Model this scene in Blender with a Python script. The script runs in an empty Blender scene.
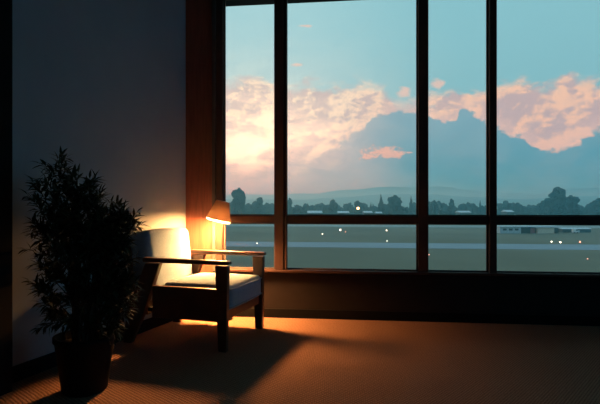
import bpy, bmesh, math, random
from mathutils import Vector, Matrix, noise

random.seed(7)
scene = bpy.context.scene
C = scene.collection
PI = math.pi
TH = math.radians(6.4)
F = 480.0
W = 4.22            # window wall
GZ = -13.0          # airfield level

# ------------------------------------------------------------------ survey helpers
def ray(px, py):
    u = (px - 300) / F; v = (205 - py) / F
    return Vector((-math.sin(TH) + u * math.cos(TH), math.cos(TH) + u * math.sin(TH), v))
def at_depth(px, py, d):
    return Vector((0, 0, 1)) + ray(px, py) * d
def on_y(px, py, Y):
    r = ray(px, py); return Vector((0, 0, 1)) + r * (Y / r.y)
def wallx(px, Y=W):
    return on_y(px, 205, Y).x

def lin(c):
    return tuple(((v / 255.0) / 12.92 if v / 255.0 <= 0.04045 else (((v / 255.0) + 0.055) / 1.055) ** 2.4) for v in c)

# ------------------------------------------------------------------ materials
def mat(name, col, rough=0.6, metal=0.0, spec=0.5, var=0.0, vscale=20.0, bump=0.0, bscale=200.0, emit=None, estr=0.0, kind='noise', sheen=0.0):
    m = bpy.data.materials.new(name); m.use_nodes = True
    nt = m.node_tree; n = nt.nodes; l = nt.links
    b = n['Principled BSDF']
    b.inputs['Base Color'].default_value = (*col, 1)
    b.inputs['Roughness'].default_value = rough
    b.inputs['Metallic'].default_value = metal
    b.inputs['Specular IOR Level'].default_value = spec
    if sheen: b.inputs['Sheen Weight'].default_value = sheen
    if emit:
        b.inputs['Emission Color'].default_value = (*emit, 1)
        b.inputs['Emission Strength'].default_value = estr
    tc = n.new('ShaderNodeTexCoord')
    if var:
        nz = n.new('ShaderNodeTexNoise'); nz.inputs['Scale'].default_value = vscale; nz.inputs['Detail'].default_value = 6
        src = tc.outputs['Object']
        if kind == 'wood':
            mp = n.new('ShaderNodeMapping'); mp.inputs['Scale'].default_value = (1, 8, 1)
            l.new(src, mp.inputs[0]); src = mp.outputs[0]
        if kind == 'woodz':
            mp = n.new('ShaderNodeMapping'); mp.inputs['Scale'].default_value = (8, 8, .6)
            l.new(src, mp.inputs[0]); src = mp.outputs[0]
        l.new(src, nz.inputs['Vector'])
        rp = n.new('ShaderNodeValToRGB')
        rp.color_ramp.elements[0].position = .3; rp.color_ramp.elements[1].position = .7
        rp.color_ramp.elements[0].color = (*[c * (1 - var) for c in col], 1)
        rp.color_ramp.elements[1].color = (*[min(1, c * (1 + var)) for c in col], 1)
        l.new(nz.outputs[0], rp.inputs[0]); l.new(rp.outputs[0], b.inputs['Base Color'])
    if bump:
        nz = n.new('ShaderNodeTexNoise'); nz.inputs['Scale'].default_value = bscale; nz.inputs['Detail'].default_value = 3
        l.new(tc.outputs['Object'], nz.inputs['Vector'])
        bp = n.new('ShaderNodeBump'); bp.inputs['Strength'].default_value = bump; bp.inputs['Distance'].default_value = .01
        l.new(nz.outputs[0], bp.inputs['Height']); l.new(bp.outputs[0], b.inputs['Normal'])
    return m

M = {}
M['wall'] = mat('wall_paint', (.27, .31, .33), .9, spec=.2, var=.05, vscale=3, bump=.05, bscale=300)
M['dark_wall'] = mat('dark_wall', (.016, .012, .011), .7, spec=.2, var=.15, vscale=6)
M['ceiling'] = mat('ceiling_paint', (.05, .055, .06), .9, spec=.2, var=.05, vscale=5)
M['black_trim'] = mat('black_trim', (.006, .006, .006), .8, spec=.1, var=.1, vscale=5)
M['panel'] = mat('wood_panel', (.17, .058, .038), .55, spec=.3, var=.22, vscale=6, kind='woodz')
M['frame'] = mat('window_frame', (.062, .031, .024), .6, spec=.2, var=.12, vscale=12)
M['bead'] = mat('frame_bead', (.075, .06, .055), .6, spec=.3, var=.05, vscale=30)
M['wood'] = mat('chair_wood', (.085, .027, .011), .42, spec=.5, var=.3, vscale=9, kind='wood')
M['fabric'] = mat('chair_fabric', (.185, .285, .37), .95, spec=.1, var=.07, vscale=60, bump=.35, bscale=700, sheen=.15)
M['piping'] = mat('piping_fabric', (.15, .22, .27), .95, spec=.1, var=.1, vscale=80)
M['lamp_metal'] = mat('lamp_metal', (.03, .018, .012), .4, metal=.5, var=.1, vscale=30)
M['pot'] = mat('pot_glaze', (.006, .005, .005), .7, spec=.1, var=.2, vscale=12)
M['soil'] = mat('soil', (.02, .013, .009), .95, var=.5, vscale=60, bump=.8, bscale=90)
M['stem'] = mat('stem_bark', (.05, .035, .022), .85, var=.3, vscale=60)
M['leaf'] = mat('leaf', (.035, .036, .016), .5, spec=.2, var=.4, vscale=25)
M['grass'] = mat('airfield_grass', (.21, .185, .125), .95, spec=.1, var=.16, vscale=.02)
M['runway'] = mat('runway_asphalt', (.28, .31, .33), .8, var=.07, vscale=.05)
M['taxi'] = mat('taxiway_asphalt', (.30, .33, .31), .8, var=.1, vscale=.05)
M['tree'] = mat('tree_leaves', (.030, .052, .045), .9, spec=.1, var=.35, vscale=.25)
M['trunk'] = mat('tree_bark', (.03, .025, .02), .9, var=.2, vscale=2)
M['hill'] = mat('hill_forest', (.08, .13, .12), .95, spec=.05, var=.15, vscale=.004)
M['roof'] = mat('pale_metal_roof', (.62, .68, .70), .5, var=.06, vscale=.5)
M['shed_dark'] = mat('dark_cladding', (.06, .09, .085), .8, var=.15, vscale=.4)
M['shed_blue'] = mat('bluish_cladding', (.50, .60, .62), .8, var=.08, vscale=.4)
M['shed_beige'] = mat('beige_cladding', (.75, .66, .50), .8, var=.06, vscale=.4)
M['shed_pink'] = mat('reddish_door', (.42, .18, .16), .8, var=.06, vscale=.4)
M['white_paint'] = mat('white_paint', (.8, .8, .76), .5, var=.04, vscale=2)
M['tyre'] = mat('tyre_rubber', (.02, .02, .02), .8, var=.1, vscale=4)
M['grey_metal'] = mat('grey_metal', (.1, .1, .1), .5, metal=.6, var=.1, vscale=4)
M['glow_orange'] = mat('orange_lamp', (.8, .5, .3), .5, emit=(1, .45, .16), estr=14, var=.01)
M['glow_white'] = mat('white_lamp', (.8, .8, .7), .5, emit=(1, .82, .6), estr=9, var=.01)
M['rim_glow'] = mat('frosted_rim', (.8, .7, .6), .5, emit=(1, .66, .34), estr=5, var=.01)
M['glow_red'] = mat('red_lamp', (.8, .3, .2), .5, emit=(1, .35, .22), estr=3.5, var=.01)

# bulb
m = bpy.data.materials.new('bulb_glow'); m.use_nodes = True
nt = m.node_tree; nt.nodes.clear()
o_ = nt.nodes.new('ShaderNodeOutputMaterial'); e = nt.nodes.new('ShaderNodeEmission')
e.inputs[0].default_value = (1, .42, .125, 1); e.inputs[1].default_value = 1250
nt.links.new(e.outputs[0], o_.inputs[0]); M['bulb'] = m
# shade
m = bpy.data.materials.new('shade_linen'); m.use_nodes = True
nt = m.node_tree; nt.nodes.clear(); n = nt.nodes
o_ = n.new('ShaderNodeOutputMaterial'); a = n.new('ShaderNodeBsdfDiffuse'); t = n.new('ShaderNodeBsdfTranslucent'); mx = n.new('ShaderNodeMixShader')
nz = n.new('ShaderNodeTexNoise'); nz.inputs['Scale'].default_value = 150
rp = n.new('ShaderNodeValToRGB'); rp.color_ramp.elements[0].color = (.115, .085, .065, 1); rp.color_ramp.elements[1].color = (.14, .105, .08, 1)
nt.links.new(nz.outputs[0], rp.inputs[0])
a.inputs[0].default_value = (.35, .2, .12, 1); nt.links.new(rp.outputs[0], t.inputs[0]); mx.inputs[0].default_value = .5
nt.links.new(a.outputs[0], mx.inputs[1]); nt.links.new(t.outputs[0], mx.inputs[2]); nt.links.new(mx.outputs[0], o_.inputs[0]); M['shade'] = m
# glass pane
m = bpy.data.materials.new('pane_glass'); m.use_nodes = True
nt = m.node_tree; nt.nodes.clear(); n = nt.nodes
o_ = n.new('ShaderNodeOutputMaterial'); a = n.new('ShaderNodeBsdfTransparent'); t = n.new('ShaderNodeBsdfGlossy'); mx = n.new('ShaderNodeMixShader')
lw = n.new('ShaderNodeFresnel'); lw.inputs[0].default_value = 1.35
a.inputs[0].default_value = (.97, .985, .985, 1); t.inputs['Roughness'].default_value = .02; t.inputs[0].default_value = (.6, .65, .65, 1)
nt.links.new(lw.outputs[0], mx.inputs[0]); nt.links.new(a.outputs[0], mx.inputs[1]); nt.links.new(t.outputs[0], mx.inputs[2]); nt.links.new(mx.outputs[0], o_.inputs[0]); M['glass'] = m
# carpet
m = mat('carpet_weave', (.2, .1, .06), .95, spec=.08); M['carpet'] = m
nt = m.node_tree; n = nt.nodes; l = nt.links; b = n['Principled BSDF']
tc = n.new('ShaderNodeTexCoord'); mp = n.new('ShaderNodeMapping'); mp.inputs['Rotation'].default_value = (0, 0, .62)
l.new(tc.outputs['Object'], mp.inputs[0])
wv = n.new('ShaderNodeTexWave'); wv.bands_direction = 'X'; wv.inputs['Scale'].default_value = 22; wv.inputs['Distortion'].default_value = 1.2; wv.inputs['Detail'].default_value = 3; wv.inputs['Detail Scale'].default_value = 6
wv2 = n.new('ShaderNodeTexWave'); wv2.bands_direction = 'Y'; wv2.inputs['Scale'].default_value = 17; wv2.inputs['Distortion'].default_value = 2
l.new(mp.outputs[0], wv.inputs[0]); l.new(mp.outputs[0], wv2.inputs[0])
nz = n.new('ShaderNodeTexNoise'); nz.inputs['Scale'].default_value = 120; nz.inputs['Detail'].default_value = 4; l.new(tc.outputs['Object'], nz.inputs[0])
mul = n.new('ShaderNodeMath'); mul.operation = 'MULTIPLY'; l.new(wv.outputs[1], mul.inputs[0]); l.new(wv2.outputs[1], mul.inputs[1])
add = n.new('ShaderNodeMath'); add.operation = 'ADD'; l.new(mul.outputs[0], add.inputs[0]); l.new(nz.outputs[0], add.inputs[1])
rp = n.new('ShaderNodeValToRGB'); rp.color_ramp.elements[0].position = .35; rp.color_ramp.elements[1].position = 1.0
rp.color_ramp.elements[0].color = (.20, .108, .068, 1); rp.color_ramp.elements[1].color = (.50, .275, .175, 1)
l.new(add.outputs[0], rp.inputs[0]); l.new(rp.outputs[0], b.inputs['Base Color'])
bp = n.new('ShaderNodeBump'); bp.inputs['Strength'].default_value = 1.0; bp.inputs['Distance'].default_value = .008
l.new(add.outputs[0], bp.inputs['Height']); l.new(bp.outputs[0], b.inputs['Normal'])

# ------------------------------------------------------------------ mesh helpers
def obj(name, bm, m, parent=None, smooth=False, bevel=0.0, seg=2):
    me = bpy.data.meshes.new(name)
    bmesh.ops.recalc_face_normals(bm, faces=bm.faces)
    bm.to_mesh(me); bm.free()
    o = bpy.data.objects.new(name, me); C.objects.link(o)
    me.materials.append(M[m] if isinstance(m, str) else m)
    if smooth:
        for p in me.polygons: p.use_smooth = True
    if bevel:
        b = o.modifiers.new('bevel', 'BEVEL'); b.width = bevel; b.segments = seg; b.limit_method = 'ANGLE'
    if parent: o.parent = parent
    return o
def tag(o, label=None, cat=None, group=None, kind=None):
    if label: o['label'] = label
    if cat: o['category'] = cat
    if group: o['group'] = group
    if kind: o['kind'] = kind
    return o
def empty(name, loc, rz, label, cat, group=None):
    o = bpy.data.objects.new(name, None); C.objects.link(o)
    o.location = loc; o.rotation_euler = (0, 0, rz); o.empty_display_size = .1
    return tag(o, label, cat, group)
def struct(name, bm, m, parent=None, **k):
    o = obj(name, bm, m, parent, **k)
    if not parent: o['kind'] = 'structure'
    return o
def box(bm, x0, x1, y0, y1, z0, z1):
    vs = [bm.verts.new((x, y, z)) for z in (z0, z1) for y in (y0, y1) for x in (x0, x1)]
    for f in ((0, 1, 3, 2), (4, 6, 7, 5), (0, 4, 5, 1), (2, 3, 7, 6), (0, 2, 6, 4), (1, 5, 7, 3)):
        bm.faces.new([vs[i] for i in f])
    return bm
def B(*a):
    return box(bmesh.new(), *a)
def prism_xz(bm, pts, y0, y1):
    a = [bm.verts.new((x, y0, z)) for x, z in pts]; b = [bm.verts.new((x, y1, z)) for x, z in pts]
    bm.faces.new(a); bm.faces.new(b[::-1])
    k = len(pts)
    for i in range(k): bm.faces.new((a[i], b[i], b[(i + 1) % k], a[(i + 1) % k]))
    return bm
def prism_xy(bm, pts, z0, z1):
    a = [bm.verts.new((x, y, z0)) for x, y in pts]; b = [bm.verts.new((x, y, z1)) for x, y in pts]
    bm.faces.new(a); bm.faces.new(b[::-1])
    k = len(pts)
    for i in range(k): bm.faces.new((a[i], b[i], b[(i + 1) % k], a[(i + 1) % k]))
    return bm
def lathe(bm, prof, n=40, c=(0, 0, 0), closed=False):
    rings = []
    for r, z in prof:
        if r < 1e-5: rings.append([bm.verts.new((c[0], c[1], c[2] + z))])
        else: rings.append([bm.verts.new((c[0] + r * math.cos(2 * PI * i / n), c[1] + r * math.sin(2 * PI * i / n), c[2] + z)) for i in range(n)])
    pairs = list(zip(rings, rings[1:]))
    if closed: pairs.append((rings[-1], rings[0]))
    for a, b in pairs:
        for i in range(n):
            j = (i + 1) % n
            if len(a) == 1 and len(b) == 1: continue
            if len(a) == 1: bm.faces.new((a[0], b[i], b[j]))
            elif len(b) == 1: bm.faces.new((a[i], b[0], a[j]))
            else: bm.faces.new((a[i], b[i], b[j], a[j]))
    return bm
def tube(bm, pts, rad, n=8, cap=True):
    pts = [Vector(p) for p in pts]
    rs = rad if isinstance(rad, (list, tuple)) else [rad] * len(pts)
    prev = None; rings = []
    for i, p in enumerate(pts):
        d = (pts[min(i + 1, len(pts) - 1)] - pts[max(i - 1, 0)]).normalized()
        up = prev if prev is not None else (Vector((0, 0, 1)) if abs(d.z) < .9 else Vector((1, 0, 0)))
        x = (up - d * up.dot(d))
        if x.length < 1e-4: x = Vector((0, 1, 0)) - d * d.y
        x.normalize(); y = d.cross(x); prev = x
        rings.append([bm.verts.new(p + (x * math.cos(2 * PI * k / n) + y * math.sin(2 * PI * k / n)) * rs[i]) for k in range(n)])
    for a, b in zip(rings, rings[1:]):
        for k in range(n): bm.faces.new((a[k], a[(k + 1) % n], b[(k + 1) % n], b[k]))
    if cap: bm.faces.new(rings[0][::-1]); bm.faces.new(rings[-1])
    return bm
def rbox(lx, ly, lz, r, crown=0.0, seg=14, wob=0.0):
    """upholstered block: rounded edges and a soft crown, centred on origin"""
    bm = bmesh.new()
    bmesh.ops.create_cube(bm, size=2.0)
    bmesh.ops.subdivide_edges(bm, edges=bm.edges[:], cuts=seg, use_grid_fill=True)
    h = Vector((lx / 2, ly / 2, lz / 2))
    for v in bm.verts:
        # concentrate grid towards edges
        q = Vector([math.copysign(abs(math.sin(c * PI / 2)), c) for c in v.co])
        p = Vector((q.x * h.x, q.y * h.y, q.z * h.z))
        c = Vector([max(-(h[i] - r), min(h[i] - r, p[i])) for i in range(3)])
        d = p - c
        if d.length > 1e-6: p = c + d.normalized() * r
        a = (1 - q.x ** 2); b = (1 - q.y ** 2); g = (1 - q.z ** 2)
        p.z += math.copysign(crown * a * b, q.z) if abs(q.z) > .05 else 0
        p.x += q.x * crown * .5 * b * g; p.y += q.y * crown * .4 * a * g
        if wob: p += Vector((0, 0, 1)) * (noise.noise(p * 7) * wob)
        v.co = p
    return bm

# ------------------------------------------------------------------ room shell
corner = Vector((wallx(186), W, 0))
SL = math.radians(13)
wd = Vector((-math.sin(SL), -math.cos(SL), 0))      # along the left wall, away from the window
YB = -3.4
far = corner + wd * ((W - YB) / math.cos(SL))
XR = 6.6; H = 3.1
wn = Vector((-math.cos(SL), math.sin(SL), 0))       # outward normal of left wall
floor_pts = [(corner.x - .3, W + .30), (XR + .2, W + .30), (XR + .2, YB - .2), (far.x - .3, YB - .2)]
struct('floor', prism_xy(bmesh.new(), floor_pts, -.2, 0), 'carpet')
struct('ceiling', prism_xy(bmesh.new(), floor_pts, H, H + .2), 'ceiling')
c2 = corner + wn * .15; f2 = far + wn * .15
struct('wall_left', prism_xy(bmesh.new(), [(corner.x, corner.y), (far.x, far.y), (f2.x, f2.y), (c2.x, c2.y)], 0, H), 'wall')
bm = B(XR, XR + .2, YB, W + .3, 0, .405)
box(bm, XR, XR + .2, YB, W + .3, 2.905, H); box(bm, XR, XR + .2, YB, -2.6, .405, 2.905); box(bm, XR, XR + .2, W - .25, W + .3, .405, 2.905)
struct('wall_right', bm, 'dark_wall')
w2 = bpy.data.objects.new('added_fill_window', None); C.objects.link(w2); w2.location = (XR, 1, 0); w2['kind'] = 'structure'  # unseen glazing, added to throw cool light on left wall and chair front
ys = [-2.6, -1.24, .12, 1.48, 2.73, 3.97]
for k in range(5):
    g = B(.05, .056, ys[k] + .04 - 1, ys[k + 1] - .04 - 1, .43, 2.88); obj('pane', g, 'glass', w2)
for y in ys: obj('mullion', B(-.02, .08, max(-2.6, y - .04) - 1, min(3.97, y + .04) - 1, .405, 2.905), 'frame', w2)
obj('sill', B(-.03, .08, -3.56, 2.93, .405, .43), 'frame', w2); obj('head', B(-.03, .08, -3.56, 2.93, 2.88, 2.905), 'frame', w2)
struct('wall_rear', B(far.x - .2, XR + .2, YB - .2, YB, 0, H), 'wall')
XL = wallx(213)                                   # left edge of the window frame
XG = wallx(226, W + .05) - .012                                   # first glass edge
XE = 4.05                                           # right end of window
ZS, ZT = .405, 2.905
bm = bmesh.new()
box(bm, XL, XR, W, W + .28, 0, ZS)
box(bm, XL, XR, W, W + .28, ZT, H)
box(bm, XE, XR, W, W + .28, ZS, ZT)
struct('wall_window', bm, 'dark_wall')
struct('trim_1', prism_xy(bmesh.new(), [(corner.x + .002, W - .012), (XL, W - .012), (XL, W + .28), (c2.x, W + .28), (corner.x, W)], 0, H), 'panel')
# baseboards
bm = bmesh.new()
n0 = -wn
def along(s, o): return corner + wd * s + n0 * o
bl = [along(.03, .001), along(2.2, .001), along(2.2, .015), along(.03, .015)]
struct('baseboard_left', prism_xy(bm, [(p.x, p.y) for p in bl], 0, .09), 'black_trim')
struct('baseboard_window', B(XL + .01, XR - .01, W - .016, W - .001, 0, .08), 'black_trim', bevel=.004)
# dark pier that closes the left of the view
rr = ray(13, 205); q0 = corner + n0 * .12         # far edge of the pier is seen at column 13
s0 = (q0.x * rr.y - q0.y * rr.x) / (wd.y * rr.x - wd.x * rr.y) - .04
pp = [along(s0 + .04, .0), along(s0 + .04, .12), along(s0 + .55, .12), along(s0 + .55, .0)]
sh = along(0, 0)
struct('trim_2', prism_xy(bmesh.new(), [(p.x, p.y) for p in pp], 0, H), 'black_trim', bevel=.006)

# window: one curtain wall, panes as parts
mull = [(wallx(274.5, W - .03), wallx(284.5, W + .04)), (wallx(417.5, W + .04), wallx(428, W - .03)), (wallx(487.5, W + .04), wallx(497, W - .03)), (2.30, 2.39), (2.95, 3.03)]
ZR0, ZR1 = .842, .905
win = bpy.data.objects.new('window_1', None); C.objects.link(win); win.location = (1.4, W, 0); win['kind'] = 'structure'
def wpart(name, bm, m, **k):
    bmesh.ops.translate(bm, verts=bm.verts, vec=(-1.4, -W, 0)); return obj(name, bm, m, win, **k)
wpart('jamb', B(XL + .034, XG, W - .02, W + .06, ZS, ZT), 'frame', bevel=.003)
wpart('jamb_strip', B(XL, XL + .032, W - .035, W + .05, .0 + ZS, ZT + .02), 'bead', bevel=.003)
wpart('jamb', B(XE - .08, XE, W - .02, W + .06, ZS, ZT), 'frame', bevel=.003)
wpart('head', B(XG, XE - .08, W - .02, W + .06, ZT - .035, ZT), 'frame', bevel=.003)
wpart('sill', B(XL + .034, XE, W - .045, W + .06, ZS, ZS + .022), 'frame', bevel=.004)
for a, b in mull:
    wpart('mullion', B(a, b, W - .03, W + .06, ZS + .022, ZT - .035), 'frame', bevel=.003)
edges = [(XG, mull[0][0])] + [(mull[i][1], mull[i + 1][0]) for i in range(4)] + [(mull[4][1], XE - .08)]
for a, b in edges:
    wpart('transom', B(a, b, W - .02, W + .06, ZR0, ZR1), 'frame', bevel=.003)
    for z0, z1 in ((ZS + .022, ZR0), (ZR1, ZT - .035)):
        g = wpart('pane', B(a + .001, b - .001, W + .045, W + .05, z0 + .001, z1 - .001), 'glass')
        bm = bmesh.new(); t = .012
        for (p, q, r, s) in ((a + .001, a + t, z0, z1), (b - t, b - .001, z0, z1), (a + t, b - t, z0, z0 + t), (a + t, b - t, z1 - t, z1)):
            box(bm, p, q, W + .022, W + .043, r, s)
        bmesh.ops.translate(bm, verts=bm.verts, vec=(-1.4, -W, 0))
        obj('glazing_bead', bm, 'bead', g)
# second thin member beside the first mullion
a = mull[0][1]
wpart('mullion_strip', B(a + .013, a + .030, W - .03, W + .025, ZS + .022, ZT - .035), 'frame', bevel=.002)

# ------------------------------------------------------------------ armchair
PH = math.radians(-11)
chair = empty('armchair', (-1.178, 3.580, 0), PH, 'wooden-framed armchair with blue-grey cushions standing beside the lamp and window', 'armchair')
HW = .3235
for s in (-1, 1):
    y = s * HW
    fl = prism_xz(bmesh.new(), [(.332, 0), (.392, 0), (.403, .585), (.308, .585)], y - .022, y + .022)
    obj('leg', fl, 'wood', chair, bevel=.006)
    rl = prism_xz(bmesh.new(), [(-.430, 0), (-.366, 0), (-.262, .215), (-.125, .585), (-.245, .585), (-.405, .215)], y - .022, y + .022)
    obj('leg', rl, 'wood', chair, bevel=.006)
    arm = prism_xz(bmesh.new(), [(-.262, .590), (.385, .590), (.414, .594), (.416, .614), (.405, .619), (-.262, .624), (-.268, .605)], y - .027, y + .027)
    obj('armrest', arm, 'wood', chair, bevel=.008, seg=3)
    obj('side_rail', B(-.19, .325, y - .016, y + .016, .20, .425), 'wood', chair, bevel=.004)
obj('front_rail', B(.335, .367, -HW + .022, HW - .022, .205, .268), 'wood', chair, bevel=.004)
obj('rear_rail', B(-.285, -.25, -HW + .022, HW - .022, .205, .30), 'wood', chair, bevel=.004)
bmf = prism_xz(bmesh.new(), [(-.400, .30), (-.385, .30), (-.437, .72), (-.452, .72)], -.295, .295)
obj('back_panel', bmf, 'wood', chair, bevel=.006)
sc_ = rbox(.545, .575, .175, .038, .014)
bmesh.ops.translate(sc_, verts=sc_.verts, vec=(.128, 0, .357))
st = obj('seat_cushion', sc_, 'fabric', chair, smooth=True)
def loop_tube(hx, hy, z, c, r):
    pts = []
    R = .034
    for (cx, cy, a0) in ((hx - R, hy - R, 0), (-hx + R, hy - R, 90), (-hx + R, -hy + R, 180), (hx - R, -hy + R, 270)):
        for k in range(5):
            an = math.radians(a0 + 22.5 * k); pts.append((c[0] + cx + R * math.cos(an), c[1] + cy + R * math.sin(an), z))
    pts.append(pts[0]); return tube(bmesh.new(), pts, r, 6)
obj('piping', loop_tube(.276, .297, .418, (.128, 0), .004), 'piping', st, smooth=True)
obj('piping', loop_tube(.276, .297, .296, (.128, 0), .004), 'piping', st, smooth=True)
bc = rbox(.178, .590, .475, .045, .012)
bmesh.ops.rotate(bc, verts=bc.verts, cent=(0, 0, 0), matrix=Matrix.Rotation(math.radians(-7), 3, 'Y'))
bmesh.ops.translate(bc, verts=bc.verts, vec=(-.318, 0, .568))
obj('back_cushion', bc, 'fabric', chair, smooth=True)
obj('seat_deck', B(-.25, .335, -.305, .305, .232, .262), 'black_trim', chair)

# ------------------------------------------------------------------ lamp
lc = on_y(218.5, 205, 4.0)
LX, LY = lc.x, 4.0
pole = Vector((on_y(222.5, 205, 4.10).x, 4.10))
lamp = empty('floor_lamp', (pole.x, pole.y, 0), 0, 'slim reading floor lamp with small glowing conical shade behind the armchair', 'lamp')
dx, dy = LX - pole.x, LY - pole.y
obj('base', lathe(bmesh.new(), [(0, 0), (.088, 0), (.09, .008), (.086, .016), (.03, .026), (.012, .04), (0, .04)]), 'lamp_metal', lamp, smooth=True)
zt = 1.028
TILT = math.radians(14)
ZB = .876
def head(name, bm, m, **k):
    bmesh.ops.translate(bm, verts=bm.verts, vec=(0, 0, -ZB))
    bmesh.ops.rotate(bm, verts=bm.verts, cent=(0, 0, 0), matrix=Matrix.Rotation(TILT, 3, 'Y'))
    bmesh.ops.translate(bm, verts=bm.verts, vec=(dx, dy, ZB)); return obj(name, bm, m, lamp, **k)
tx = dx + math.sin(TILT) * .155; tz = ZB + math.cos(TILT) * .155
obj('pole', tube(bmesh.new(), [(0, 0, .03), (0, 0, .6), (0, 0, tz - .045), (tx * .15, dy * .12, tz - .018), (tx * .4, dy * .35, tz), (tx, dy, tz)], .0065, 10), 'lamp_metal', lamp, smooth=True)
head('lamp_shade', lathe(bmesh.new(), [(.104, ZB), (.056, 1.036), (.053, 1.036), (.101, ZB)], 48, closed=True), 'shade', smooth=True)
head('shade_cap', lathe(bmesh.new(), [(0, 1.030), (.0525, 1.030), (.0525, 1.037), (0, 1.037)], 32), 'lamp_metal')
head('socket', lathe(bmesh.new(), [(0, 1.029), (.018, 1.029), (.018, .965), (.0, .965)], 20), 'lamp_metal', smooth=True)
head('light_diffuser', lathe(bmesh.new(), [(0, ZB + .006), (.094, ZB + .005), (.0965, ZB + .001), (.094, ZB - .004), (.05, ZB - .008), (0, ZB - .009)], 40), 'bulb', smooth=True)

head('diffuser_rim', lathe(bmesh.new(), [(.104, ZB - .001), (.1035, ZB - .013), (.098, ZB - .016), (.097, ZB - .013), (.097, ZB - .001)], 40, closed=True), 'rim_glow', smooth=True)

# ------------------------------------------------------------------ potted plant
PX, PY = -1.445, 2.45
plant = empty('potted_plant', (PX, PY, 0), 0, 'tall bushy potted plant with narrow dark leaves left of the armchair', 'plant')
obj('pot', lathe(bmesh.new(), [(0, 0), (.105, 0), (.115, .01), (.150, .27), (.158, .275), (.158, .30), (.142, .30), (.138, .25), (0, .25)], 48), 'pot', plant, smooth=True)
obj('soil', lathe(bmesh.new(), [(0, .262), (.08, .268), (.137, .258), (.137, .252), (0, .252)], 32), 'soil', plant, smooth=True)
ends = [(57, 153), (66, 160), (78, 166), (90, 172), (45, 172), (38, 182), (31, 192), (100, 186), (112, 196), (122, 204), (134, 213), (132, 224), (126, 232),
        (55, 190), (70, 180), (85, 188), (30, 214), (38, 226), (34, 244), (60, 215), (80, 210), (98, 212), (112, 222), (118, 246), (128, 256), (133, 272), (134, 290), (122, 282),
        (110, 262), (95, 240), (75, 238), (50, 240), (40, 262), (36, 284), (52, 300), (60, 270), (80, 268), (100, 285), (112, 305), (118, 322), (90, 310), (70, 318), (100, 332), (126, 306), (127, 214), (120, 210), (130, 222), (116, 216), (124, 262), (129, 276), (121, 296),
        (46, 320), (84, 290), (68, 292), (104, 250), (88, 225), (64, 196), (74, 200), (105, 204), (48, 208), (92, 200)]
wood = bmesh.new(); leaves = bmesh.new()
rnd = random.Random(11)
def leaf(bm, p, d, L, w, up):
    d = d.normalized(); s = d.cross(up)
    if s.length < 1e-3: s = d.cross(Vector((1, 0, 0)))
    s.normalize(); u = s.cross(d)
    dr = -u * L * .12
    a = bm.verts.new(p); b1 = bm.verts.new(p + d * L * .35 + s * w + u * w * .35); b2 = bm.verts.new(p + d * L * .35 - s * w + u * w * .35)
    m1 = bm.verts.new(p + d * L * .38); c1 = bm.verts.new(p + d * L * .7 + s * w * .65 + dr * .5 + u * w * .2); c2 = bm.verts.new(p + d * L * .7 - s * w * .65 + dr * .5 + u * w * .2)
    m2 = bm.verts.new(p + d * L * .72 + dr * .5); t = bm.verts.new(p + d * L + dr * 1.4)
    bm.faces.new((a, b1, m1)); bm.faces.new((a, m1, b2)); bm.faces.new((b1, c1, m2, m1)); bm.faces.new((m1, m2, c2, b2)); bm.faces.new((c1, t, m2)); bm.faces.new((m2, t, c2))
def twig(p0, p1, r0, r1, bend, nleaf, leafy=.35):
    mid = (p0 + p1) / 2 + bend
    pts = []
    for i in range(9):
        t = i / 8; pts.append(p0 * (1 - t) ** 2 + mid * 2 * t * (1 - t) + p1 * t * t)
    tube(wood, pts, [r0 + (r1 - r0) * i / 8 for i in range(9)], 5)
    for k in range(nleaf):
        t = leafy + (1 - leafy) * (k + rnd.random() * .5) / nleaf
        i = min(7, int(t * 8)); q = pts[i].lerp(pts[i + 1], t * 8 - i)
        ax = (pts[i + 1] - pts[i]).normalized()
        an = k * 2.4 + rnd.random(); sd = ax.orthogonal().normalized(); sd.rotate(Matrix.Rotation(an, 3, ax))
        d = ax * rnd.uniform(.5, 1.0) + sd * rnd.uniform(.6, 1.0) + Vector((0, 0, -.12))
        leaf(leaves, q, d, rnd.uniform(.046, .076), rnd.uniform(.0070, .0108), Vector((rnd.uniform(-.4, .4), rnd.uniform(-.4, .4), 1)))
    leaf(leaves, pts[-1], pts[-1] - pts[-2], .055, .0065, Vector((0, 0, 1)))
    return pts
for i, (px, py) in enumerate(ends):
    px = 84 + (px - 84) * .97; py += 7
    dd = 2.58 + rnd.uniform(-.16, .16)
    if px > 115: dd = 2.60 + rnd.uniform(-.08, .05)
    e_ = at_depth(px, py, dd)
    gap = (e_ - corner).dot(-wn)
    if gap < .13: e_ += -wn * (.13 - gap)
    e_ -= Vector((PX, PY, 0))
    an = rnd.uniform(0, 2 * PI); s_ = Vector((.06 * math.cos(an), .06 * math.sin(an), .26))
    fork = s_.lerp(e_, .52); fork.x *= .55; fork.y *= .6; fork.z = .26 + (e_.z - .26) * rnd.uniform(.42, .62) if e_.z > .4 else .26 + max(.05, (e_.z - .26)) * 1.0
    tube(wood, [s_, s_.lerp(fork, .5) + Vector((rnd.uniform(-.02, .02), rnd.uniform(-.02, .02), .02)), fork], [.0055, .0045, .0035], 5)
    pts = twig(fork, e_, .0034, .0012, Vector((rnd.uniform(-.03, .03), rnd.uniform(-.03, .03), .05)), 15)
    for k in range(7):
        j = rnd.choice([2, 3, 4, 5, 6, 7]); p = pts[j]
        dv = (e_ - fork).normalized() + Vector((rnd.uniform(-1, 1), rnd.uniform(-1, 1), rnd.uniform(-.5, .8)))
        twig(p, p + dv.normalized() * rnd.uniform(.055, .115), .0018, .0008, Vector((0, 0, .01)), 9, .15)
for v in list(wood.verts) + list(leaves.verts):      # nothing grows through the wall
    gap = (v.co + Vector((PX, PY, 0)) - corner).dot(-wn)
    if gap < .022: v.co += -wn * (.022 - gap)
obj('stems', wood, 'stem', plant)
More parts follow.
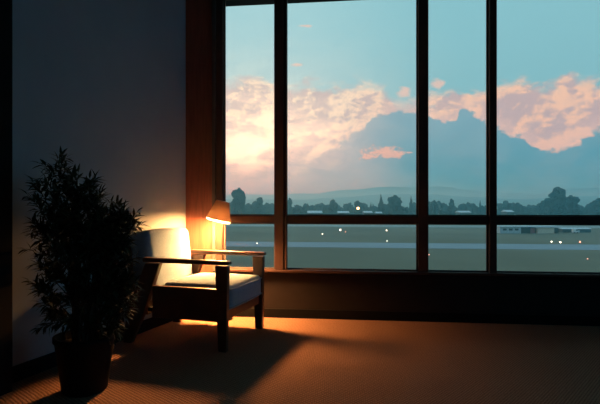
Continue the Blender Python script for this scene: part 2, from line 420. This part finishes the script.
obj('foliage', leaves, 'leaf', plant)

# ------------------------------------------------------------------ outside: airfield
struct('ground', B(-6000, 6000, 12, 7000, GZ - 1, GZ), 'grass')
def strip(name, yl, yr, m, h, label):
    """band of paving whose near edge / far edge cross the photo at the given rows (x=300), running with the building"""
    y0 = 14 * F / (yl - 205) * math.cos(TH); y1 = 14 * F / (yr - 205) * math.cos(TH)
    o = struct(name, B(-900, 1400, min(y0, y1), max(y0, y1), GZ, GZ + h), m)
    return o
strip('runway', 247.2, 242.2, 'runway', .06, '')
strip('taxiway', 226.6, 224.8, 'taxi', .06, '')

# hills
def hill(name, x0, x1, y0, y1, prof, nx=90, ny=12):
    bm = bmesh.new(); g = []
    for j in range(ny + 1):
        row = []
        for i in range(nx + 1):
            x = x0 + (x1 - x0) * i / nx; y = y0 + (y1 - y0) * j / ny
            f = math.sin(PI * min(1, max(0, j / ny))) ** .8
            z = prof(x / (y0 + y1) * 2) * f + noise.noise(Vector((x, y, 0)) * .003) * 18 * f
            row.append(bm.verts.new((x, y, GZ - 1 + max(0, z))))
        g.append(row)
    for j in range(ny):
        for i in range(nx): bm.faces.new((g[j][i], g[j][i + 1], g[j + 1][i + 1], g[j + 1][i]))
    return struct(name, bm, 'hill', smooth=True)
def lerp_prof(tab, scale):
    tab = [(ray(p, 205).x / ray(p, 205).y, (205 - y) / F) for p, y in tab]
    def f(s):
        if s <= tab[0][0]: v = tab[0][1]
        elif s >= tab[-1][0]: v = tab[-1][1]
        else:
            for (a, va), (b, vb) in zip(tab, tab[1:]):
                if a <= s <= b:
                    t = (s - a) / (b - a); t = t * t * (3 - 2 * t); v = va + (vb - va) * t; break
        return v * scale + 14
    return f
hill('hills', -3000, 3800, 3000, 4600, lerp_prof([(150, 196), (250, 195), (310, 194), (350, 190), (380, 188), (415, 188), (440, 187), (465, 190), (490, 194), (540, 195), (580, 190), (640, 186)], 3800))
hill('ridge', -2400, 3200, 1900, 2700, lerp_prof([(150, 199), (300, 200), (330, 197), (400, 194), (430, 194), (470, 197), (520, 199), (600, 196), (650, 195)], 2300))

# trees
def crown_mesh(kind, seed):
    r = random.Random(seed); bm = bmesh.new(); lumps = []
    if kind == 'conifer':
        for k in range(9):
            t = k / 8; rr = .30 * (1 - t) + .03
            lumps.append((Vector((r.uniform(-.03, .03), r.uniform(-.03, .03), .22 + .70 * t)), rr, .10))
    elif kind == 'round':
        for k in range(15):
            a = r.uniform(0, 2 * PI); q = r.uniform(0, .34); z = r.uniform(.32, .82); q *= math.sqrt(max(.1, 1 - ((z - .5) / .5) ** 2))
            s = r.uniform(.13, .22); lumps.append((Vector((q * math.cos(a), q * math.sin(a), z)), s, s * .8))
    elif kind == 'tall':
        for k in range(18):
            z = .2 + .72 * k / 17; a = r.uniform(0, 2 * PI); q = r.uniform(.02, .2) * (1.3 - abs(z - .5)); s = r.uniform(.09, .16)
            lumps.append((Vector((q * math.cos(a), q * math.sin(a), z)), s, s * .8))
    else:
        for k in range(16):
            a = r.uniform(0, 2 * PI); q = r.uniform(0, .6); s = r.uniform(.16, .28)
            lumps.append((Vector((q * math.cos(a), q * .6 * math.sin(a), r.uniform(.2, .78 - q * .35))), s, s * .8))
    for c, s, sz in lumps:
        o = bmesh.ops.create_icosphere(bm, subdivisions=3, radius=1.0)['verts']
        off = Vector((r.uniform(0, 90), r.uniform(0, 90), r.uniform(0, 90)))
        for v in o:
            d = v.co.copy(); k = 1 + .4 * noise.noise(d * 2.2 + off) + .4 * noise.noise(d * 6 + off)
            v.co = c + Vector((d.x * s * k, d.y * s * k, d.z * sz * k))
    zm = max(v.co.z for v in bm.verts)
    for v in bm.verts: v.co.z = v.co.z / zm
    me = bpy.data.meshes.new('crown'); bm.to_mesh(me); bm.free(); me.materials.append(M['tree']); return me
crowns = {k: [crown_mesh(k, 3 + i * 7 + len(k)) for i in range(2)] for k in ('conifer', 'round', 'tall', 'bush')}
tb = tube(bmesh.new(), [(0, 0, 0), (.01, 0, .3), (0, .01, .6)], [.03, .022, .012], 8); trunk_me = bpy.data.meshes.new('trunk'); tb.to_mesh(trunk_me); tb.free(); trunk_me.materials.append(M['trunk'])
tn = [0]
def tree(px, ytop, wpx, d, kind, label, group=None):
    p = at_depth(px, ytop, d); h = p.z - GZ
    t = empty('tree', (p.x, p.y, GZ), tn[0] * 1.3, label, 'tree', group)
    base = {'conifer': .62, 'round': 1.0, 'tall': .55, 'bush': 1.45}[kind]
    s = wpx * d / F / base
    c = bpy.data.objects.new('crown', crowns[kind][tn[0] % 2]); C.objects.link(c); c.parent = t; c.scale = (s, s, h)
    k = bpy.data.objects.new('trunk', trunk_me); C.objects.link(k); k.parent = t; k.scale = (h * .8, h * .8, h)
    tn[0] += 1
    return t
tree(238, 187.5, 17, 430, 'round', 'large rounded tree seen through the leftmost pane, just right of the lamp shade')
tree(558.5, 186.5, 19, 440, 'tall', 'tallest tree on the skyline, with a layered crown above the pale airport building')
tree(572, 195, 18, 440, 'round', 'shorter round tree touching the right side of the tallest tree')
tree(547, 198, 14, 445, 'round', 'low tree touching the left side of the tallest tree')
tree(394, 195, 18, 435, 'round', 'broad domed tree just left of the second mullion')
tree(381, 193.5, 8, 440, 'conifer', 'pointed conifer standing left of the broad domed tree')
tree(411, 195.5, 6, 470, 'conifer', 'slim pointed tree closest to the left side of the second mullion')
tree(332.5, 199, 12, 450, 'round', 'small domed tree left of the orange light')
tree(260, 197, 9, 470, 'tall', 'narrow tree near the middle of the leftmost pane')
tree(290, 197.5, 9, 460, 'round', 'dark tree just right of the first mullion')
tree(434, 200, 12, 455, 'round', 'domed tree just right of the second mullion')
tree(452, 198.5, 6, 465, 'tall', 'thin tree in the narrow pane between the second and third mullions')
tree(600, 198, 22, 440, 'round', 'rounded tree cut by the right edge of the view')
tree(508, 203, 12, 450, 'bush', 'bushy tree just right of the third mullion')
rnd = random.Random(5)
segs = [(130, 222, 'window from further right'), (612, 730, 'window from further left'), (222, 275, 'leftmost pane'), (286, 418, 'wide second pane'), (428, 488, 'narrow pane left of third mullion'), (497, 612, 'right-hand pane')]
for a, b, nm in segs:
    px = a + 2
    while px < b:
        if nm.startswith('window'): px += 6
        k = rnd.choice(['bush', 'round', 'bush', 'tall', 'conifer'] if nm != 'leftmost pane' else ['bush', 'round'])
        wp = {'conifer': 6, 'tall': 7, 'round': 12, 'bush': 17}[k] * rnd.uniform(.8, 1.2)
        tree(px, rnd.uniform(200.0, 204.5) + (0 if k != 'bush' else 2), wp, rnd.uniform(465, 560), k,
             'hazy low treeline tree seen through the ' + nm, 'treeline through the ' + nm)
        px += wp * rnd.uniform(.36, .52)

# buildings and vehicles on the field
def base_at(px, yb): # ground point under a photo pixel
    r = ray(px, yb); t = (GZ - 1) / r.z; return Vector((0, 0, 1)) + r * t, t
p0, dpt = base_at(500, 233.4); p1, _ = base_at(560, 233.4)
ang = math.atan2(p1.y - p0.y, p1.x - p0.x); L = (p1 - p0).length; m_ = dpt / F
hb = 6.4 * m_
bld = empty('airport_building', (p0.x, p0.y, GZ), ang, 'long low airport building with pale roof below the tallest tree', 'building')
def seg(name, a, b, z0, z1, m, par, dep=(0, 6)):
    return obj(name, B(L * (a - 500) / 60, L * (b - 500) / 60, dep[0], dep[1], z0, z1), m, par)
seg('wall', 500, 521, 0, hb, 'shed_blue', bld, (0, 7))
seg('wall', 521, 531, 0, hb * .9, 'shed_dark', bld, (1.2, 7))
seg('door', 531.4, 535.5, 0, hb * .8, 'shed_pink', bld, (.6, 1.19))
seg('wall', 531, 537, 0, hb * .9, 'shed_dark', bld, (1.2, 7))
seg('wall', 537.3, 554, 0, hb * .82, 'shed_beige', bld, (-.3, 7))
seg('wall', 554, 560, 0, hb * .82, 'shed_dark', bld, (1.2, 7))
rf = prism_xz(bmesh.new(), [(-.6, hb), (L + .6, hb), (L + .6, hb + .38), (-.6, hb + .38)], -1.2, 7.6)
obj('roof', rf, 'roof', bld)
for k in range(3):
    seg('window', 503 + k * 6, 506.5 + k * 6, hb * .45, hb * .75, 'shed_dark', bld, (-.05, -.001))
def hut(name, x0, x1, yb, yt, wallm, label, dep=7, cat='building', pitch=.5, d=None):
    if d is None: a, dd = base_at(x0, yb)
    else: a = at_depth(x0, 205, d); a.z = GZ; dd = d
    b_ = at_depth(x1, 205, dd)
    w = (Vector((b_.x, b_.y)) - Vector((a.x, a.y))).length
    an = math.atan2(b_.y - a.y, b_.x - a.x)
    top = 1 - (yt - 205) * dd / F - GZ; eave = top - pitch
    o = empty(name, (a.x, a.y, GZ), an, label, cat)
    obj('wall', B(0, w, 0, dep, 0, eave), wallm, o)
    bm = bmesh.new()
    vs = [bm.verts.new(v) for v in ((-.4, -.5, eave), (w + .4, -.5, eave), (w + .4, dep + .5, eave), (-.4, dep + .5, eave), (-.4, dep / 2, top), (w + .4, dep / 2, top))]
    for f in ((0, 1, 5, 4), (2, 3, 4, 5), (0, 4, 3), (1, 2, 5), (0, 3, 2, 1)): bm.faces.new([vs[i] for i in f])
    obj('roof', bm, 'roof', o)
    obj('door', B(w * .4, w * .6, -.06, -.001, 0, eave * .6), 'shed_blue', o)
    return o
hut('shed', 563, 591, 232.5, 228, 'shed_dark', 'low dark shed with pale roof at the right, behind the white van')
hut('hangar', 308, 322, 0, 210.8, 'shed_dark', 'pale-roofed hangar left of the orange light, right of the first mullion', dep=14, d=400, pitch=1.7)
hut('hangar', 338.5, 349, 0, 211.2, 'shed_dark', 'pale-roofed hangar beside the orange light, on its left', dep=14, d=400, pitch=1.4)
hut('hangar', 364.5, 372.5, 0, 211.2, 'shed_dark', 'small pale-roofed hangar just right of the orange light', dep=12, d=400, pitch=1.2)
hut('hangar', 376.5, 382, 0, 211.8, 'shed_dark', 'smallest pale roof, below the pointed conifer', dep=10, d=400, pitch=1.1)
hut('hangar', 460, 471, 0, 210.8, 'shed_dark', 'pale-roofed hangar in the narrow pane left of the third mullion', dep=12, d=400, pitch=1.4)
hut('hangar', 507, 514, 0, 210.0, 'shed_dark', 'pale-roofed hangar just right of the third mullion', dep=12, d=400, pitch=1.6)
# white van
vp, vd = base_at(575, 233.2)
van = empty('van', (vp.x, vp.y, GZ), TH, 'small white van parked on the grass at the far right', 'van')
obj('body', prism_xz(bmesh.new(), [(-1.3, .35), (1.3, .35), (1.3, 1.1), (1.0, 1.2), (.7, 1.95), (-1.25, 2.0), (-1.3, 1.9)], -.8, .8), 'white_paint', van, bevel=.06)
obj('window', prism_xz(bmesh.new(), [(.1, 1.2), (.93, 1.2), (.66, 1.8), (.1, 1.8)], -.83, -.801), 'shed_dark', van)
for wx in (-.8, .8):
    for wy in (-.78, .78):
        bm = bmesh.new(); lathe(bm, [(0, -.1), (.32, -.1), (.34, 0), (.32, .1), (0, .1)], 16)
        bmesh.ops.rotate(bm, verts=bm.verts, cent=(0, 0, 0), matrix=Matrix.Rotation(PI / 2, 3, 'X'))
        bmesh.ops.translate(bm, verts=bm.verts, vec=(wx, wy, .34)); obj('wheel', bm, 'tyre', van, smooth=True)
# flood mast
fp = at_depth(358, 208.6, 396)
mast = empty('floodlight_mast', (fp.x, fp.y, GZ), TH, 'tall mast carrying the bright orange light in the wide second pane', 'floodlight')
obj('pole', tube(bmesh.new(), [(0, 0, 0), (0, 0, fp.z - GZ)], [.22, .12], 8), 'grey_metal', mast)
obj('housing', B(-.9, .9, -.1, .5, fp.z - GZ - .5, fp.z - GZ + .9), 'grey_metal', mast)
bm = bmesh.new(); bmesh.ops.create_uvsphere(bm, u_segments=16, v_segments=10, radius=1.0)
for v in bm.verts: v.co = Vector((v.co.x * 1.05, v.co.y * .35 - .3, v.co.z * .95 + fp.z - GZ + .2))
obj('lamp_lens', bm, 'glow_orange', mast, smooth=True)
# edge lights
def edge_light(px, py, rad, m, label):
    p, d = base_at(px, py + 1.2)
    o = empty('edge_light', (p.x, p.y, GZ), 0, label, 'airfield light', 'airfield edge lights')
    h = 1.2 * d / F
    obj('post', tube(bmesh.new(), [(0, 0, 0), (0, 0, h)], .07, 6), 'grey_metal', o)
    bm = bmesh.new(); bmesh.ops.create_uvsphere(bm, u_segments=12, v_segments=8, radius=rad * d / F)
    for v in bm.verts: v.co.z += h + rad * d / F * .5
    obj('lens', bm, m, o, smooth=True)
edge_light(340.3, 230.2, .75, 'glow_white', 'bright white airfield light on the grass below the orange light')
edge_light(345.5, 232, .4, 'glow_red', 'faint reddish airfield light just right of the bright white one')
edge_light(322.4, 234.3, .5, 'glow_white', 'small pale airfield light left of the bright white one')
edge_light(386.5, 230.6, .5, 'glow_white', 'small airfield light in the wide pane, nearest the second mullion')
edge_light(387, 241, .35, 'glow_white', 'faint airfield light on the far edge of the runway in the wide pane')
edge_light(429, 255, .5, 'glow_red', 'orange airfield light low beside the second mullion')
edge_light(551.5, 242, .6, 'glow_white', 'leftmost of the three airfield lights on the runway in the right-hand pane')
edge_light(560.3, 242.6, .7, 'glow_white', 'brightest of the three airfield lights on the runway in the right-hand pane')
edge_light(580, 242.2, .75, 'glow_red', 'reddish light, rightmost of the three on the runway in the right-hand pane')
edge_light(587.5, 259, .45, 'glow_red', 'lone faint light on the near grass at the far right')
edge_light(257, 243.5, .4, 'glow_white', 'tiny light on the runway in the leftmost pane')

# evening haze over the field: a real scattering volume
HAZE = True
if HAZE:
    o = obj('evening_haze', B(-5000, 5500, 70, 6500, GZ + .5 - 1, 75), 'grass')
    m = bpy.data.materials.new('haze_volume'); m.use_nodes = True; nt = m.node_tree; nt.nodes.clear()
    oo = nt.nodes.new('ShaderNodeOutputMaterial'); v = nt.nodes.new('ShaderNodeVolumeScatter')
    v.inputs['Color'].default_value = (.34, .88, 1.0, 1); v.inputs['Density'].default_value = .0010; v.inputs['Anisotropy'].default_value = .7
    nt.links.new(v.outputs[0], oo.inputs['Volume'])
    o.data.materials.clear(); o.data.materials.append(m)
    tag(o, 'thin blue evening haze lying over the airfield and hills', 'haze', kind='stuff')

# ------------------------------------------------------------------ sky
w = bpy.data.worlds.new('evening_sky'); scene.world = w; w.use_nodes = True
nt = w.node_tree; nt.nodes.clear(); N = nt.nodes; LK = nt.links
def val(x):
    if isinstance(x, (int, float)):
        v = N.new('ShaderNodeValue'); v.outputs[0].default_value = x; return v.outputs[0]
    return x
def mth(op, a, b=None, c=None, clamp=False):
    n = N.new('ShaderNodeMath'); n.operation = op; n.use_clamp = clamp
    for i, x in enumerate((a, b, c)):
        if x is None: continue
        if isinstance(x, (int, float)): n.inputs[i].default_value = x
        else: LK.new(x, n.inputs[i])
    return n.outputs[0]
def sstep(x, a, b):
    n = N.new('ShaderNodeMapRange'); n.interpolation_type = 'SMOOTHSTEP'; n.clamp = True
    LK.new(x, n.inputs[0])
    for i, v in ((1, a), (2, b), (3, 0.0), (4, 1.0)):
        if isinstance(v, (int, float)): n.inputs[i].default_value = v
        else: LK.new(v, n.inputs[i])
    return n.outputs[0]
def mixc(f, a, b):
    n = N.new('ShaderNodeMix'); n.data_type = 'RGBA'
    if isinstance(f, (int, float)): n.inputs[0].default_value = f
    else: LK.new(f, n.inputs[0])
    for i, x in ((6, a), (7, b)):
        if isinstance(x, tuple): n.inputs[i].default_value = (*x, 1)
        else: LK.new(x, n.inputs[i])
    return n.outputs[2]
tc = N.new('ShaderNodeTexCoord'); sp = N.new('ShaderNodeSeparateXYZ'); LK.new(tc.outputs['Generated'], sp.inputs[0])
az = mth('ARCTAN2', sp.outputs[0], sp.outputs[1])
hy = mth('SQRT', mth('ADD', mth('MULTIPLY', sp.outputs[0], sp.outputs[0]), mth('MULTIPLY', sp.outputs[1], sp.outputs[1])))
te = mth('DIVIDE', sp.outputs[2], mth('MAXIMUM', hy, .001))
def A(px): return math.atan((px - 300) / F) - TH
def T(px, y): return (205 - y) / F / math.sqrt(1 + ((px - 300) / F) ** 2)
def curve(tab, lo=None):
    """value over azimuth, through a float curve; values are elevations"""
    a0, a1 = -1.2, 1.4; v0, v1 = -.1, .9
    n = N.new('ShaderNodeFloatCurve'); c = n.mapping.curves[0]
    pts = [((a - a0) / (a1 - a0), (v - v0) / (v1 - v0)) for a, v in tab]
    pts = [(0, pts[0][1])] + pts + [(1, pts[-1][1])]
    c.points[0].location = pts[0]; c.points[1].location = pts[-1]
    for p in pts[1:-1]: c.points.new(*p)
    n.mapping.update()
    LK.new(mth('DIVIDE', mth('SUBTRACT', az, a0), a1 - a0), n.inputs['Value'])
    return mth('ADD', mth('MULTIPLY', n.outputs[0], v1 - v0), v0)
def fbm(scale, sy=1.6, det=8, rough=.55, dist=0.0, off=(0, 0, 0)):
    cx = N.new('ShaderNodeCombineXYZ'); LK.new(mth('ADD', az, off[0]), cx.inputs[0]); LK.new(mth('MULTIPLY', mth('ADD', te, off[1]), sy), cx.inputs[1]); cx.inputs[2].default_value = off[2]
    n = N.new('ShaderNodeTexNoise'); LK.new(cx.outputs[0], n.inputs['Vector'])
    n.inputs['Scale'].default_value = scale; n.inputs['Detail'].default_value = det; n.inputs['Roughness'].default_value = rough; n.inputs['Distortion'].default_value = dist
    return n.outputs[0]
def emboss(scale, sy, det, rough, dist, off, dx_, dy_):
    a = fbm(scale, sy, det, rough, dist, off); b = fbm(scale, sy, det, rough, dist, (off[0] + dx_, off[1] + dy_, off[2]))
    return mth('SUBTRACT', a, b)
def blob(px, y, rx, ry):
    dx_ = mth('DIVIDE', mth('SUBTRACT', az, A(px)), rx / F); dy_ = mth('DIVIDE', mth('SUBTRACT', te, T(px, y)), ry / F)
    return mth('EXPONENT', mth('MULTIPLY', mth('ADD', mth('MULTIPLY', dx_, dx_), mth('MULTIPLY', dy_, dy_)), -1.0))
def c_(r, g, b): return lin((r, g, b))
n1 = fbm(9, 1.6, 10, .58, .3); n2 = fbm(26, 1.7, 6, .6, .2, (3, 1, 2)); n3 = fbm(14, 2.3, 8, .6, .5, (7, 2, 5))
right = sstep(az, A(250), A(470))
# clear sky
hi = sstep(te, 0.0, .42)
clear = mixc(right, mixc(hi, c_(212, 222, 214), c_(170, 216, 222)), mixc(hi, c_(128, 188, 198), c_(142, 200, 210)))
# pink cloud layer
top = curve([(A(x), T(x, y)) for x, y in ((180, 80), (226, 76), (245, 72), (270, 80), (295, 84), (312, 78), (335, 82), (350, 80), (375, 78), (388, 84), (400, 98), (425, 96), (445, 92), (462, 84), (485, 82), (500, 70), (520, 70), (545, 78), (565, 74), (585, 76), (600, 72), (640, 78), (700, 100))])
d1 = mth('SUBTRACT', mth('ADD', top, mth('MULTIPLY', mth('SUBTRACT', n1, .52), .11)), te)
d1 = mth('ADD', d1, mth('MULTIPLY', mth('SUBTRACT', n2, .5), .045))
pink = sstep(d1, -.004, .028)
pink = mth('MULTIPLY', pink, sstep(mth('ADD', mth('MULTIPLY', n3, 1.0), mth('MULTIPLY', sstep(d1, 0, .08), .25)), .34, .52))
em = mth('ADD', mth('MULTIPLY', emboss(11, 1.5, 7, .55, .25, (5, 4, 1), -.018, .012), 3.4), mth('MULTIPLY', emboss(30, 1.4, 5, .6, .2, (2, 8, 6), -.006, .006), 1.8))
tex = sstep(mth('ADD', mth('ADD', em, mth('MULTIPLY', n3, .5)), mth('MULTIPLY', sstep(d1, .05, -.01), .12)), .05, .62)
pc_l = mixc(tex, c_(205, 188, 186), c_(255, 232, 204)); pc_r = mixc(tex, c_(202, 178, 178), c_(254, 208, 176))
pcol = mixc(sstep(az, A(300), A(500)), pc_l, pc_r)
sky = mixc(pink, clear, pcol)
# blue-grey bank with a cauliflower top
bank = curve([(A(x), T(x, y)) for x, y in ((180, 172), (226, 172), (270, 168), (300, 160), (325, 150), (345, 138), (362, 126), (375, 116), (390, 112), (417, 113), (432, 117), (446, 121), (454, 122), (461, 109), (470, 110), (480, 118), (495, 125), (512, 134), (530, 143), (545, 151), (560, 148), (578, 139), (600, 130), (640, 120), (720, 130))])
d2 = mth('SUBTRACT', mth('ADD', bank, mth('MULTIPLY', mth('SUBTRACT', n2, .5), .055)), te)
d2 = mth('ADD', d2, mth('MULTIPLY', mth('SUBTRACT', fbm(60, 1.3, 4, .6, .2, (1, 9, 3)), .5), .018))
bm_ = sstep(d2, -.002, .008)
bm_ = mth('MULTIPLY', bm_, sstep(az, A(285), A(372)))
rim = mth('MULTIPLY', sstep(d2, -.035, -.002), sstep(az, A(300), A(420)))
sky = mixc(mth('MULTIPLY', rim, .45), sky, c_(244, 205, 186))
low = sstep(te, .02, .19)
soft = mth('MULTIPLY', sstep(n1, .38, .62), .35)
bcol = mixc(low, c_(52, 146, 172), c_(122, 170, 188)); bcol = mixc(soft, bcol, c_(142, 176, 188))
bcol = mixc(sstep(az, A(420), A(330)), bcol, c_(178, 184, 190))
sky = mixc(bm_, sky, bcol)
# low bank on the left, pale mauve
lowl = mth('MULTIPLY', sstep(mth('ADD', te, mth('MULTIPLY', mth('SUBTRACT', n1, .5), .04)), .105, .05), sstep(az, A(420), A(340)))
sky = mixc(mth('MULTIPLY', lowl, .9), sky, mixc(sstep(az, A(225), A(330)), c_(212, 190, 178), c_(170, 182, 188)))
# orange lit patches
pt = mth('ADD', blob(384, 151, 20, 6), mth('ADD', mth('MULTIPLY', blob(366, 157, 12, 4), .8), mth('MULTIPLY', blob(397, 155, 10, 4), .9)))
pm = sstep(pt, .06, .3)
pt = sstep(mth('ADD', pt, mth('ADD', mth('MULTIPLY', mth('SUBTRACT', n2, .5), 3.0), mth('MULTIPLY', mth('SUBTRACT', fbm(70, 1.5, 4, .6, .3, (4, 4, 4)), .5), 2.2))), .45, 1.1)
sky = mixc(mth('MULTIPLY', mth('MULTIPLY', pt, pm), .9), sky, c_(250, 190, 160))
# small wisps
wp = mth('ADD', blob(304, 26, 9, 2), mth('ADD', mth('MULTIPLY', blob(297, 65, 9, 2.5), .8), mth('ADD', blob(405, 92, 9, 7), blob(437, 84, 9, 7))))
wm = sstep(wp, .06, .3)
wp = sstep(mth('ADD', wp, mth('MULTIPLY', mth('SUBTRACT', n2, .5), 1.5)), .4, .95)
sky = mixc(mth('MULTIPLY', mth('MULTIPLY', wp, wm), .8), sky, c_(246, 204, 184))
# sun glow behind the clouds
g1 = blob(247, 150, 17, 9); g2 = blob(243, 140, 55, 34); g3 = blob(235, 135, 150, 90)
gl = mth('ADD', mth('ADD', mth('MULTIPLY', g1, 1.0), mth('MULTIPLY', g2, .55)), mth('MULTIPLY', g3, .10))
gl = mth('ADD', gl, mth('MULTIPLY', blob(312, 135, 30, 22), .18))
gl = mth('MULTIPLY', gl, mth('ADD', .55, mth('MULTIPLY', sstep(n3, .35, .6), .7)))
gm = N.new('ShaderNodeMix'); gm.data_type = 'RGBA'; gm.blend_type = 'ADD'; gm.inputs[0].default_value = 1.0
LK.new(sky, gm.inputs[6]); gc = mixc(gl, (0, 0, 0), (1.6, 1.05, .5)); gm.clamp_result = False; LK.new(gc, gm.inputs[7])
sky = gm.outputs[2]
# the rest of the dome darkens away from the sunset, except to the right
away = sstep(mth('ABSOLUTE', az), 1.9, 2.7)
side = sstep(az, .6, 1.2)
sky = mixc(side, sky, (.16, .72, 1.15))  # out-of-view blue sky brightened to fill the left wall and chair front
sky = mixc(away, sky, c_(110, 150, 170))
zen = sstep(te, .5, 2.0)
sky = mixc(mth('MULTIPLY', zen, .8), sky, c_(130, 175, 195))
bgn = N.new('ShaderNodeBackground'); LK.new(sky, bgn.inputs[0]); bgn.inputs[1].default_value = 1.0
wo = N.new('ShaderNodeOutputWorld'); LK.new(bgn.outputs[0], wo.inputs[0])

# the low sun itself, veiled by cloud
sd = Vector((math.sin(A(243)), math.cos(A(243)), T(243, 152))).normalized()
sl = bpy.data.lights.new('sun', 'SUN'); sl.energy = .12; sl.angle = math.radians(7); sl.color = (1, .62, .42)
so = bpy.data.objects.new('sun', sl); C.objects.link(so); so.rotation_euler = (-sd).to_track_quat('-Z', 'Y').to_euler(); so.location = (-20, 60, 30)

# ------------------------------------------------------------------ camera, view
cam = bpy.data.cameras.new('camera'); co = bpy.data.objects.new('camera', cam); C.objects.link(co); scene.camera = co
cam.sensor_width = 36; cam.sensor_fit = 'HORIZONTAL'; cam.lens = F / 600 * 36
co.location = (0, 0, 1); co.rotation_euler = (PI / 2, 0, TH)
cam.shift_y = (205 - 202) / 600
cam.clip_end = 12000; cam.clip_start = .05
vs = scene.view_settings
scene.display_settings.display_device = 'sRGB'
vs.view_transform = 'Standard'; vs.look = 'None'; vs.exposure = 0; vs.gamma = 1; vs.use_curve_mapping = False
cy = scene.cycles
cy.use_denoising = True; cy.max_bounces = 8; cy.transparent_max_bounces = 16; cy.volume_bounces = 1
cy.sample_clamp_indirect = 6
